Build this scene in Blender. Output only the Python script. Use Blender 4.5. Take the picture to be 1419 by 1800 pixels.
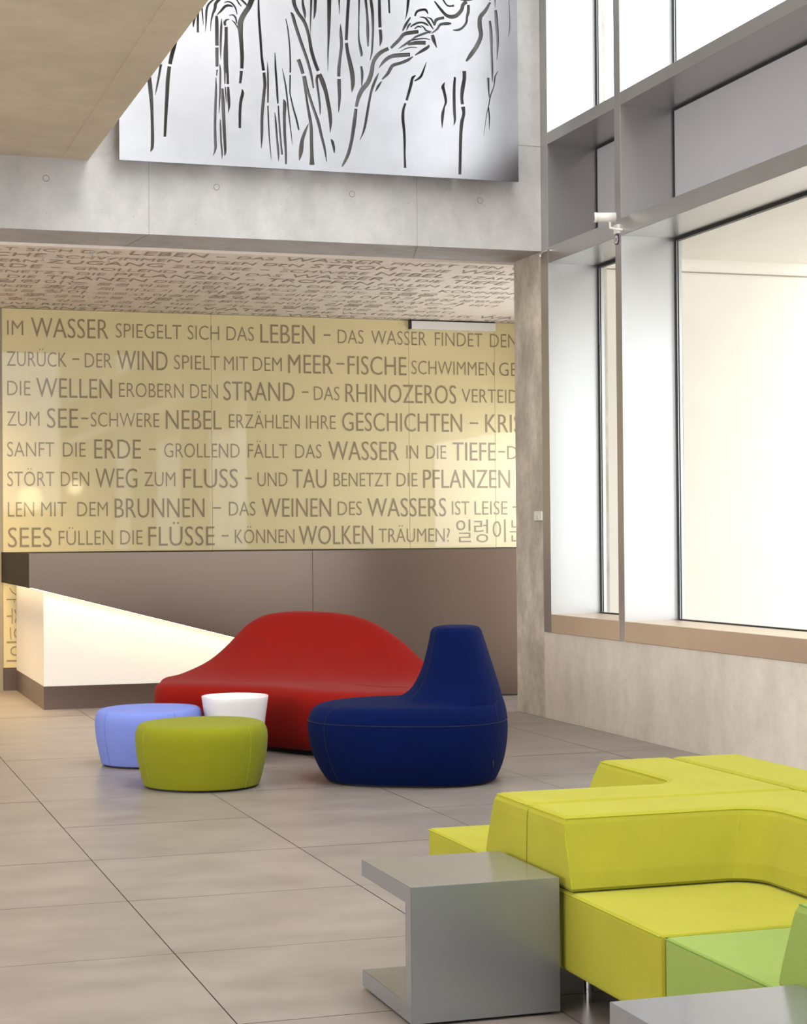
import bpy, bmesh, math, random
from mathutils import Vector, Matrix, geometry
random.seed(7)
for o in list(bpy.data.objects): bpy.data.objects.remove(o)
scene = bpy.context.scene
COL = scene.collection

# ------------------------------------------------------------------ camera
F_PX, YAW, PIT, ROL = 3239.3, .311913, .013972, -.008057
_cy, _sy, _cp, _sp = math.cos(YAW), math.sin(YAW), math.cos(PIT), math.sin(PIT)
FW = Vector((_sy*_cp, _cy*_cp, _sp)); RT = Vector((_cy, -_sy, 0)); UP = RT.cross(FW)
_c, _s = math.cos(ROL), math.sin(ROL)
R2 = _c*RT + _s*UP; U2 = -_s*RT + _c*UP
EYE = Vector((0, 0, 1.35))
cam = bpy.data.cameras.new('camera'); cam.sensor_fit = 'HORIZONTAL'; cam.sensor_width = 36
cam.lens = 36*F_PX/1419; cam.clip_end = 300
co = bpy.data.objects.new('camera', cam); COL.objects.link(co)
m = Matrix((R2, U2, -FW)).transposed().to_4x4(); m.translation = EYE
co.matrix_world = m; scene.camera = co

def on_plane(px, py, axis, val):
    """where a measured sight line meets a real plane of the building"""
    d = FW + (px-709.5)/F_PX*R2 - (py-900)/F_PX*U2
    return EYE + d*((val-EYE[axis])/d[axis])

# ------------------------------------------------------------------ world, light, exposure
scene.view_settings.view_transform = 'Standard'; scene.view_settings.look = 'None'
scene.view_settings.gamma = 1; scene.view_settings.use_curve_mapping = False
scene.view_settings.exposure = 0.0
w = bpy.data.worlds.new('overcast_sky'); scene.world = w; w.use_nodes = True
bg = w.node_tree.nodes['Background']; bg.inputs[0].default_value = (.93, .965, 1, 1); bg.inputs[1].default_value = 4.2

def area(name, loc, rot, sx, sy, power, col, portal=False):
    l = bpy.data.lights.new(name, 'AREA'); l.shape = 'RECTANGLE'; l.size = sx; l.size_y = sy
    l.energy = power; l.color = col
    if portal: l.cycles.is_portal = True
    o = bpy.data.objects.new(name, l); o.location = loc; o.rotation_euler = rot; COL.objects.link(o)
    return o
H = math.pi/2
# window portals (light from the sky through the glazing)
area('window_portal', (5.66, 3.4, 7.0), (0, H, 0), 5.4, 18.4, 1, (1, 1, 1), True)
area('window_portal', (5.66, 3.4, 2.07), (0, H, 0), 2.6, 18.4, 1, (1, 1, 1), True)
area('window_portal', (2.9, -6.05, 5.8), (H, 0, math.pi), 4.4, 7.4, 1, (1, 1, 1), True)
area('window_portal', (7.05, 15.1, 1.4), (0, H, 0), 2.6, 3.3, 1, (1, 1, 1), True)
# unseen fill lights added to brighten the interior, then the warm bay lamp
area('hall_fill_light', (3.5, 3.5, 9.6), (0, 0, 0), 3.0, 14.0, 960, (.97, .98, 1))  # added overhead fill for the hall, no known fixture
area('left_fill_light', (-4.9, 4.5, 1.9), (0, -H, 0), 3.2, 15.0, 500, (.97, .98, 1))  # added fill from the left, the wall there has no glazing
area('bay_fill_light', (6.97, 15.1, 1.3), (0, H, 0), 2.3, 3.2, 80, (.92, .96, 1))  # extra fill added inside the bay glazing to strengthen its daylight
area('gallery_fill_light', (-1.2, 5.5, 3.9), (0, 0, 0), 3.6, 12.0, 290, (1, .97, .93))  # added fill under the slab, lifts the poufs and floor
bl = area('bay_ceiling_light', (0.9, 15.5, 3.4), (0, 0, 0), .8, 1.8, 95, (1, .76, .42)); bl.data.spread = 1.9

# ------------------------------------------------------------------ helpers
def srgb(r, g, b):
    f = lambda v: (v/255/12.92) if v/255 <= .04045 else ((v/255+.055)/1.055)**2.4
    return (f(r), f(g), f(b), 1)

def mat(name, col, rough=.6, metal=0, noise=0, nscale=3, stretch=(1, 1, 1), bump=0, bscale=40, coat=0, spec=.5, emit=None, sheen=0, aniso=0, obj_var=0, detail=6, coat_rough=.06):
    M = bpy.data.materials.new(name); M.use_nodes = True
    nt = M.node_tree; b = nt.nodes['Principled BSDF']; N = nt.nodes.new; L = nt.links.new
    b.inputs['Base Color'].default_value = col; b.inputs['Roughness'].default_value = rough
    b.inputs['Metallic'].default_value = metal; b.inputs['Specular IOR Level'].default_value = spec
    b.inputs['Coat Weight'].default_value = coat; b.inputs['Coat Roughness'].default_value = coat_rough
    b.inputs['Sheen Weight'].default_value = sheen
    if aniso: b.inputs['Anisotropic'].default_value = aniso
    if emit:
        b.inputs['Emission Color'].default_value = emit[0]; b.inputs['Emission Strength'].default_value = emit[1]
    geo = N('ShaderNodeNewGeometry')
    mp = N('ShaderNodeMapping'); mp.inputs['Scale'].default_value = stretch; L(geo.outputs['Position'], mp.inputs['Vector'])
    if noise or obj_var:
        n = N('ShaderNodeTexNoise'); n.inputs['Scale'].default_value = nscale; n.inputs['Detail'].default_value = detail
        n.inputs['Roughness'].default_value = .62
        L(mp.outputs[0], n.inputs['Vector'])
        mr = N('ShaderNodeMapRange'); mr.inputs['From Min'].default_value = .3; mr.inputs['From Max'].default_value = .7
        mr.inputs['To Min'].default_value = 1-noise; mr.inputs['To Max'].default_value = 1+noise
        L(n.outputs['Fac'], mr.inputs['Value'])
        val = mr.outputs[0]
        if obj_var:
            oi = N('ShaderNodeObjectInfo'); m2 = N('ShaderNodeMapRange')
            m2.inputs['To Min'].default_value = 1-obj_var; m2.inputs['To Max'].default_value = 1+obj_var
            L(oi.outputs['Random'], m2.inputs['Value'])
            mm = N('ShaderNodeMath'); mm.operation = 'MULTIPLY'; L(val, mm.inputs[0]); L(m2.outputs[0], mm.inputs[1]); val = mm.outputs[0]
        hsv = N('ShaderNodeHueSaturation'); hsv.inputs['Color'].default_value = col; L(val, hsv.inputs['Value'])
        L(hsv.outputs[0], b.inputs['Base Color'])
    if bump:
        n2 = N('ShaderNodeTexNoise'); n2.inputs['Scale'].default_value = bscale; n2.inputs['Detail'].default_value = 4
        L(mp.outputs[0], n2.inputs['Vector'])
        bp = N('ShaderNodeBump'); bp.inputs['Strength'].default_value = bump; bp.inputs['Distance'].default_value = .004
        L(n2.outputs['Fac'], bp.inputs['Height']); L(bp.outputs[0], b.inputs['Normal'])
    return M

def glass_mat():
    M = bpy.data.materials.new('window_glass'); M.use_nodes = True; nt = M.node_tree; nt.nodes.clear()
    o = nt.nodes.new('ShaderNodeOutputMaterial'); t = nt.nodes.new('ShaderNodeBsdfTransparent'); g = nt.nodes.new('ShaderNodeBsdfGlossy')
    t.inputs[0].default_value = (.97, .98, .97, 1)
    g.inputs['Roughness'].default_value = 0.0; lw = nt.nodes.new('ShaderNodeLayerWeight'); lw.inputs[0].default_value = .5
    mx = nt.nodes.new('ShaderNodeMixShader'); L = nt.links.new
    pw = nt.nodes.new('ShaderNodeMath'); pw.operation = 'POWER'; pw.inputs[1].default_value = 5; L(lw.outputs['Facing'], pw.inputs[0])
    f = nt.nodes.new('ShaderNodeMapRange'); f.inputs['To Min'].default_value = .025; f.inputs['To Max'].default_value = .6; L(pw.outputs[0], f.inputs['Value'])
    L(f.outputs[0], mx.inputs[0]); L(t.outputs[0], mx.inputs[1]); L(g.outputs[0], mx.inputs[2]); L(mx.outputs[0], o.inputs[0])
    return M

def concrete(name, col, noise=.10, pits=True, stain=.1):
    M = mat(name, col, rough=.75, noise=noise, nscale=1.6, stretch=(1, 1, .55), bump=.25, bscale=30, spec=.3, detail=10)
    nt = M.node_tree; L = nt.links.new; b = nt.nodes['Principled BSDF']; src = b.inputs['Base Color'].links[0].from_socket
    geo = nt.nodes.new('ShaderNodeNewGeometry')
    mp = nt.nodes.new('ShaderNodeMapping'); mp.inputs['Scale'].default_value = (2.2, 2.2, 1.3); L(geo.outputs['Position'], mp.inputs[0])
    n = nt.nodes.new('ShaderNodeTexNoise'); n.inputs['Scale'].default_value = 2.2; n.inputs['Detail'].default_value = 6; L(mp.outputs[0], n.inputs['Vector'])
    r = nt.nodes.new('ShaderNodeMapRange'); r.inputs['From Min'].default_value = .35; r.inputs['From Max'].default_value = .68
    r.inputs['To Min'].default_value = 1+stain*.5; r.inputs['To Max'].default_value = 1-stain*.8; L(n.outputs['Fac'], r.inputs['Value'])
    n3 = nt.nodes.new('ShaderNodeTexNoise'); n3.inputs['Scale'].default_value = 14; n3.inputs['Detail'].default_value = 8; n3.inputs['Roughness'].default_value = .75; L(geo.outputs['Position'], n3.inputs['Vector'])
    r3 = nt.nodes.new('ShaderNodeMapRange'); r3.inputs['From Min'].default_value = .3; r3.inputs['From Max'].default_value = .7
    r3.inputs['To Min'].default_value = 1-stain*.6; r3.inputs['To Max'].default_value = 1+stain*.6; L(n3.outputs['Fac'], r3.inputs['Value'])
    mu = nt.nodes.new('ShaderNodeMath'); mu.operation = 'MULTIPLY'; L(r.outputs[0], mu.inputs[0]); L(r3.outputs[0], mu.inputs[1])
    h = nt.nodes.new('ShaderNodeHueSaturation'); L(src, h.inputs['Color']); L(mu.outputs[0], h.inputs['Value'])
    v = nt.nodes.new('ShaderNodeTexVoronoi'); v.inputs['Scale'].default_value = 16; L(geo.outputs['Position'], v.inputs['Vector'])
    vr = nt.nodes.new('ShaderNodeMapRange'); vr.inputs['From Min'].default_value = .05; vr.inputs['From Max'].default_value = .085
    vr.inputs['To Min'].default_value = .72; vr.inputs['To Max'].default_value = 1; L(v.outputs['Distance'], vr.inputs['Value'])
    h2 = nt.nodes.new('ShaderNodeHueSaturation'); L(h.outputs[0], h2.inputs['Color']); L(vr.outputs[0], h2.inputs['Value'])
    L(h2.outputs[0], b.inputs['Base Color'])
    return M

def fabric(name, col, v=.04):
    return mat(name, col, rough=.95, noise=v, nscale=5, bump=.3, bscale=420, spec=.06, sheen=.05)

MT = dict(
    conc=concrete('light_concrete', srgb(178, 175, 174), noise=.09, stain=.12),
    conc_dark=concrete('warm_concrete_soffit', srgb(196, 184, 160), stain=.06),
    conc_col=concrete('speckled_concrete', srgb(197, 189, 178), noise=.17, stain=.28),
    conc_par=concrete('parapet_concrete', srgb(216, 209, 199), stain=.1),
    joint=mat('joint_dark', srgb(150, 141, 128), .9),
    floor=mat('stone_tile', srgb(128, 119, 113), rough=.36, noise=.19, nscale=2.4, stretch=(1, 1.5, 1), bump=.03, bscale=14, spec=.5, obj_var=.035, detail=12),
    grout=mat('grout', srgb(84, 76, 70), .9),
    render=mat('white_render', srgb(238, 235, 230), .8, noise=.02),
    out_wall=mat('cream_exterior_render', srgb(222, 215, 205), .8, noise=.02),
    plaster=mat('plaster', srgb(200, 190, 175), .8, noise=.03),
    frame=mat('painted_steel_frame', srgb(182, 180, 179), rough=.3, metal=.8, noise=.02, nscale=2),
    spandrel=mat('grey_steel_panel', srgb(202, 202, 211), rough=.42, metal=.2, noise=.03, nscale=1.5),
    gasket=mat('black_rubber', (.012, .013, .016, 1), .5),
    glass=glass_mat(),
    steel=mat('brushed_stainless', srgb(133, 118, 110), rough=.3, metal=1, noise=.035, nscale=3, stretch=(.35, 1, 40), bump=.03, bscale=12, aniso=.5),
    sill=mat('satin_sill_metal', srgb(216, 200, 178), rough=.42, metal=.7, noise=.03, nscale=2),
    plate=mat('satin_aluminium', srgb(155, 153, 156), rough=.25, metal=1, noise=.1, nscale=1.6, bump=.03, bscale=6),
    plate_edge=mat('cut_metal_edge', srgb(150, 150, 152), rough=.35, metal=.8),
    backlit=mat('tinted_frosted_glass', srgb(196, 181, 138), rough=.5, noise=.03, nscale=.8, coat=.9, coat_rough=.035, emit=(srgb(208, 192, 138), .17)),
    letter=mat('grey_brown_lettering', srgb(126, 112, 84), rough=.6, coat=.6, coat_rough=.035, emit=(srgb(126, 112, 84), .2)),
    ceil=mat('printed_ceiling_board', srgb(234, 222, 210), rough=.7, noise=.03, nscale=9, bump=.3, bscale=60),
    ceil_letter=mat('ceiling_lettering', srgb(163, 149, 137), rough=.7),
    white=mat('white_laminate', srgb(232, 226, 220), rough=.45),
    black=mat('black_end_panel', srgb(26, 22, 20), rough=.7, spec=.15, noise=.1, nscale=3, stretch=(1, 12, 1)),
    led=mat('led_strip_glow', (1, .8, .5, 1), emit=((1, .82, .50, 1), 14)),
    lime=fabric('lime_felt', srgb(147, 144, 44)),
    lime_seam=mat('lime_thread', srgb(150, 154, 24), .9),
    green=fabric('leaf_green_felt', srgb(124, 142, 70)),
    green_seam=mat('green_thread', srgb(104, 134, 52), .9),
    pear=fabric('pear_green_felt', srgb(122, 124, 26)),
    pear_seam=mat('pear_thread', srgb(130, 144, 22), .9),
    blue=mat('royal_blue_felt', srgb(6, 19, 62), rough=.9, noise=.04, nscale=5, bump=.3, bscale=420, spec=.03, sheen=.02),
    blue_seam=mat('navy_thread', srgb(4, 10, 38), .9),
    peri=fabric('periwinkle_felt', srgb(114, 128, 196)),
    peri_seam=mat('periwinkle_thread', srgb(100, 112, 176), .9),
    red=fabric('red_felt', srgb(124, 18, 11)),
    red_seam=mat('dark_red_thread', srgb(128, 10, 10), .9),
    base=mat('dark_plinth', srgb(22, 20, 22), .7),
    table=mat('silver_lacquer', srgb(140, 141, 145), rough=.22, metal=.6, noise=.02, nscale=2, coat=.15),
    tub=mat('white_plastic', srgb(214, 211, 211), rough=.3, coat=.3),
    chrome=mat('chrome', (.8, .8, .8, 1), rough=.08, metal=1),
    cam=mat('white_camera_shell', srgb(226, 224, 218), rough=.4),
    sticker=mat('sticker_violet', srgb(96, 70, 110), rough=.6),
    paving=mat('pale_paving', srgb(225, 222, 216), .8, noise=.03),
    lamp=mat('lamp_globe_glow', (1, .85, .55, 1), emit=((1, .82, .55, 1), 12)),
)

def link(name, me, material, parent=None, smooth=False):
    o = bpy.data.objects.new(name, me)
    if material is not None and not me.materials: me.materials.append(MT[material])
    if parent is not None: o.parent = parent
    COL.objects.link(o)
    if smooth:
        for p in me.polygons: p.use_smooth = True
    return o

def build(name, bm, material, parent=None, smooth=False, normals=True):
    if normals: bmesh.ops.recalc_face_normals(bm, faces=bm.faces)
    me = bpy.data.meshes.new(name); bm.to_mesh(me); bm.free()
    return link(name, me, material, parent, smooth)

def add_box(bm, x0, x1, y0, y1, z0, z1, bevel=0, seg=2):
    vs = [bm.verts.new((x, y, z)) for x in (x0, x1) for y in (y0, y1) for z in (z0, z1)]
    fs = [bm.faces.new([vs[i] for i in q]) for q in ((0, 1, 3, 2), (4, 6, 7, 5), (0, 4, 5, 1), (2, 3, 7, 6), (0, 2, 6, 4), (1, 5, 7, 3))]
    if bevel:
        es = list({e for f in fs for e in f.edges})
        bmesh.ops.bevel(bm, geom=es, offset=bevel, segments=seg, affect='EDGES', profile=.6)

def box(name, dims, material, parent=None, bevel=0, seg=2, smooth=False):
    bm = bmesh.new(); add_box(bm, *dims, bevel=bevel, seg=seg)
    return build(name, bm, material, parent, smooth)

def prism(name, pts, axis, a, b, material, parent=None, bevel=0):
    """extrude polygon pts (2D, the other two axes in order) along axis from a to b"""
    bm = bmesh.new()
    def v(p, t):
        q = [p[0], p[1]]; q.insert(axis, t); return bm.verts.new(q)
    A = [v(p, a) for p in pts]; B = [v(p, b) for p in pts]; n = len(pts)
    bm.faces.new(A); bm.faces.new(B[::-1])
    for i in range(n): bm.faces.new((A[i], A[(i+1) % n], B[(i+1) % n], B[i]))
    if bevel: bmesh.ops.bevel(bm, geom=bm.edges[:], offset=bevel, segments=2, affect='EDGES')
    return build(name, bm, material, parent)

def struct(o, label=None):
    o['kind'] = 'structure'
    if label: o['label'] = label
    return o

def empty(name, loc=(0, 0, 0), rz=0):
    o = bpy.data.objects.new(name, None); o.location = loc; o.rotation_euler = (0, 0, rz); o.empty_display_size = .1
    COL.objects.link(o); return o

def tag(o, label, cat, group=None):
    o['label'] = label; o['category'] = cat
    if group: o['group'] = group
    return o

def tube(bm, pts, r, seg=6, closed=False):
    n = len(pts); rings = []
    for i, p in enumerate(pts):
        p = Vector(p)
        a = Vector(pts[(i-1) % n]) if (closed or i > 0) else p
        b = Vector(pts[(i+1) % n]) if (closed or i < n-1) else p
        t = (b-a).normalized(); ref = Vector((0, 0, 1)) if abs(t.z) < .9 else Vector((1, 0, 0))
        u = t.cross(ref).normalized(); v = t.cross(u)
        rings.append([bm.verts.new(p + r*(math.cos(k*2*math.pi/seg)*u + math.sin(k*2*math.pi/seg)*v)) for k in range(seg)])
    for i in range(n if closed else n-1):
        A, B = rings[i], rings[(i+1) % n]
        for k in range(seg): bm.faces.new((A[k], A[(k+1) % seg], B[(k+1) % seg], B[k]))
    if not closed: bm.faces.new(rings[0][::-1]); bm.faces.new(rings[-1])

def loft(rings, cap=True):
    bm = bmesh.new(); V = [[bm.verts.new(p) for p in r] for r in rings]; n = len(V[0])
    for i in range(len(V)-1):
        for k in range(n): bm.faces.new((V[i][k], V[i][(k+1) % n], V[i+1][(k+1) % n], V[i+1][k]))
    if cap:
        for R, flip in ((V[0], True), (V[-1], False)):
            c = bm.verts.new(sum((v.co for v in R), Vector())/n)
            for k in range(n):
                q = (R[k], R[(k+1) % n], c); bm.faces.new(q[::-1] if flip else q)
    return bm

def cyl(name, c, r, z0, z1, material, parent=None, seg=24, r2=None, axis=2):
    bm = bmesh.new(); r2 = r if r2 is None else r2
    rs = []
    for z, rr in ((z0, r), (z1, r2)):
        ring = []
        for k in range(seg):
            a = k*2*math.pi/seg; q = [c[0]+rr*math.cos(a), c[1]+rr*math.sin(a)]; q.insert(axis, z); ring.append(bm.verts.new(q))
        rs.append(ring)
    for k in range(seg): bm.faces.new((rs[0][k], rs[0][(k+1) % seg], rs[1][(k+1) % seg], rs[1][k]))
    bm.faces.new(rs[0][::-1]); bm.faces.new(rs[1])
    return build(name, bm, material, parent)

# ------------------------------------------------------------------ the setting
WX = 5.215          # inner face of the window wall
BY0, BY1 = 12.75, 13.33   # beam / column front and back
GY = 16.95          # lettered glass wall
CZ = 3.46           # lettered ceiling
TOP = 10.0

fl = struct(box('floor', (-5, 7.0, -6, 17.0, -.25, -.006), 'grout'))
TX, TY = .9025, .927
xs = [1.1285 + TX*k for k in range(-7, 9)]
ys = [5.9695 + TY*k for k in range(-13, 13)]
def tile_mesh(w_, d_):
    bm = bmesh.new(); add_box(bm, 0, w_, 0, d_, -.02, 0)
    bmesh.ops.recalc_face_normals(bm, faces=bm.faces)
    for f in bm.faces: f.material_index = 0 if f.normal.z > .5 else 1
    me = bpy.data.meshes.new('floor_tile'); bm.to_mesh(me); bm.free(); me.materials.append(MT['floor']); me.materials.append(MT['grout']); return me
cache = {}
g = .0022
far = bmesh.new()
for i in range(len(xs)-1):
    for j in range(len(ys)-1):
        x0, x1, y0, y1 = xs[i], xs[i+1], ys[j], ys[j+1]
        y1 = min(y1, 16.99); x0 = max(x0, -4.99); y0 = max(y0, -5.99)
        rects = []
        if x0 >= WX or x1 > WX:
            if y1 > BY1+.05: rects.append((x0, min(x1, 6.99), max(y0, BY1), y1) if x0 < 6.9 else None)
            if x0 < WX: rects.append((x0, WX-.002, y0, min(y1, BY1)))
        else: rects.append((x0, x1, y0, y1))
        for r in rects:
            if not r or r[1]-r[0] < .03 or r[3]-r[2] < .03: continue
            w_, d_ = r[1]-r[0]-2*g, r[3]-r[2]-2*g
            if -.8 < r[0] < 6.6 and r[2] > 3.1:
                k = (round(w_, 3), round(d_, 3))
                if k not in cache: cache[k] = tile_mesh(w_, d_)
                o = link('floor_tile', cache[k], None, fl); o.location = (r[0]+g, r[2]+g, random.uniform(-.0004, .0004))
            else: add_box(far, r[0]+g, r[1]-g, r[2]+g, r[3]-g, -.02, 0)
o = build('floor_tiling', far, 'floor', fl); o['kind'] = 'stuff'

# concrete wall over the opening, its formwork joints and tie holes
wb = struct(prism('wall_back', [(-5, 3.481), (5.21, 3.481), (5.21, TOP), (-5, TOP)], 1, BY0, BY1, 'conc'))
for i, x in enumerate((-1.5, .29, 2.262, 4.233)):
    bm = bmesh.new(); add_box(bm, x-.0018, x+.0018, BY0-.0008, BY0+.002, 3.481, TOP)
    s_ = .16 if i == 3 else -.08
    q = [bm.verts.new(p) for p in ((x-.004, BY0, 3.4795), (x+.004, BY0, 3.4795), (x+s_+.004, BY1, 3.4795), (x+s_-.004, BY1, 3.4795))]; bm.faces.new(q)
    build('formwork_joint', bm, 'joint', wb)
bm = bmesh.new(); add_box(bm, 4.9, 5.21, BY0-.0015, BY0+.002, 4.262, 4.267); build('formwork_joint', bm, 'joint', wb)
for x in (.36, 1.553, 2.744, 3.74, 4.725):
    bm = bmesh.new()
    tube(bm, [(x+.021*math.cos(a*math.pi/10), BY0-.0005, 3.836+.021*math.sin(a*math.pi/10)) for a in range(20)], .0028, 5, True)
    h_ = build('tie_hole', bm, 'joint', wb)
    bm = bmesh.new(); bmesh.ops.create_circle(bm, cap_ends=True, radius=.019, segments=20, matrix=Matrix.Translation((x, BY0-.0012, 3.836)) @ Matrix.Rotation(H, 4, 'X'))
    build('tie_hole_plug', bm, 'conc', h_)
# column at the end of the beam
column = struct(box('column', (WX, 5.75, 12.772, BY1, 0, TOP), 'conc_col'), 'speckled concrete column between window wall and reception bay')
# gallery slab, top left
sl = [on_plane(155, 281, 2, 3.98), on_plane(366, 0, 2, 3.98)]
dx = (sl[1].x-sl[0].x)/(sl[1].y-sl[0].y)
ex = lambda y: sl[0].x + dx*(y-sl[0].y)
gs = struct(prism('ceiling_gallery_slab', [(-5, -6), (ex(-6), -6), (ex(BY0), BY0-.001), (-5, BY0-.001)], 2, 3.98, 4.4, 'conc_dark'), 'warm grey concrete gallery slab overhead')
# raised border strip along the slab edge
bm = bmesh.new()
pA = [on_plane(109, 278, 2, 3.98), on_plane(291, 0, 2, 3.98)]
d2 = (pA[1].x-pA[0].x)/(pA[1].y-pA[0].y); e2 = lambda y: pA[0].x + d2*(y-pA[0].y)
for q in [(e2(-6), ex(-6), -6), ]:
    v = [bm.verts.new(p) for p in ((e2(-5.9), -5.9, 3.977), (ex(-5.9), -5.9, 3.977), (ex(BY0-.002), BY0-.002, 3.977), (e2(BY0-.002), BY0-.002, 3.977),
                                   (e2(-5.9), -5.9, 3.981), (ex(-5.9), -5.9, 3.981), (ex(BY0-.002), BY0-.002, 3.981), (e2(BY0-.002), BY0-.002, 3.981))]
    for f in ((0, 1, 2, 3), (7, 6, 5, 4), (0, 4, 5, 1), (1, 5, 6, 2), (2, 6, 7, 3), (3, 7, 4, 0)): bm.faces.new([v[i] for i in f])
build('edge_strip', bm, 'conc_dark', gs)
# shell outside the frame
struct(box('wall_left', (-5.2, -5, -6, 17.2, -.2, TOP), 'plaster'))
struct(box('ceiling', (-5, 5.9, -6.2, BY1, TOP, TOP+.3), 'render'))
fw = struct(empty('wall_front'))
for d in ((-5, .6, -6.3, -6.1, 0, TOP), (5.15, 5.9, -6.3, -6.1, 0, TOP), (.6, 5.15, -6.3, -6.1, 0, 2.0), (.6, 5.15, -6.3, -6.1, 9.6, TOP)): box('wall_panel', d, 'plaster', fw)
box('pane', (.6, 5.15, -6.22, -6.21, 2.0, 9.6), 'glass', fw)
# rear bay
struct(box('wall_bay_back', (-5, 7.1, 17.0, 17.2, 0, 3.9), 'plaster'))
bs = struct(box('wall_bay_side', (5.75, 7.1, BY1-.2, BY1, 0, 3.9), 'plaster'))
wr_ = struct(empty('wall_bay_right'))
box('wall_panel', (7.0, 7.1, BY1, 17, 0, .05), 'plaster', wr_); box('wall_panel', (7.0, 7.1, BY1, 17, 2.65, 3.9), 'plaster', wr_)
box('pane', (7.04, 7.05, BY1, 17, .05, 2.65), 'glass', wr_)
for y_ in (13.35, 14.5, 15.7, 16.9): box('mullion', (7.0, 7.1, y_-.03, y_+.03, .05, 2.65), 'frame', wr_)
cb = struct(box('ceiling_bay', (-5, 7.0, BY1, 17.0, CZ, CZ+.35), 'ceil'))

# ------------------------------------------------------------------ lettering
def word_mesh(txt):
    c = bpy.data.curves.new('t', 'FONT'); c.body = txt; c.size = 1; c.resolution_u = 3; c.offset = -.008
    o = bpy.data.objects.new('t', c); COL.objects.link(o)
    dg = bpy.context.evaluated_depsgraph_get(); me = bpy.data.meshes.new_from_object(o.evaluated_get(dg))
    V = [tuple(v.co[:2]) for v in me.vertices]; P = [tuple(p.vertices) for p in me.polygons]
    bpy.data.objects.remove(o); bpy.data.curves.remove(c); bpy.data.meshes.remove(me)
    return V, P
_cap = max(v[1] for v in word_mesh('H')[0])
_wc = {}
def put_word(bm, txt, x0, x1, base, cap, fn, bold=0):
    if txt not in _wc: _wc[txt] = word_mesh(txt)
    V, P = _wc[txt]
    if not V: return
    a, b = min(v[0] for v in V), max(v[0] for v in V)
    sx = (x1-x0)/(b-a) if x1 is not None else cap/_cap*.8
    sy = cap/_cap
    for off in ((0,) if not bold else (-bold, bold)):
        vs = [bm.verts.new(fn(x0+(v[0]-a)*sx+off, base+v[1]*sy, off)) for v in V]
        for p in P:
            try: bm.faces.new([vs[i] for i in p])
            except ValueError: pass
    return x0+(b-a)*sx

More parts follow.
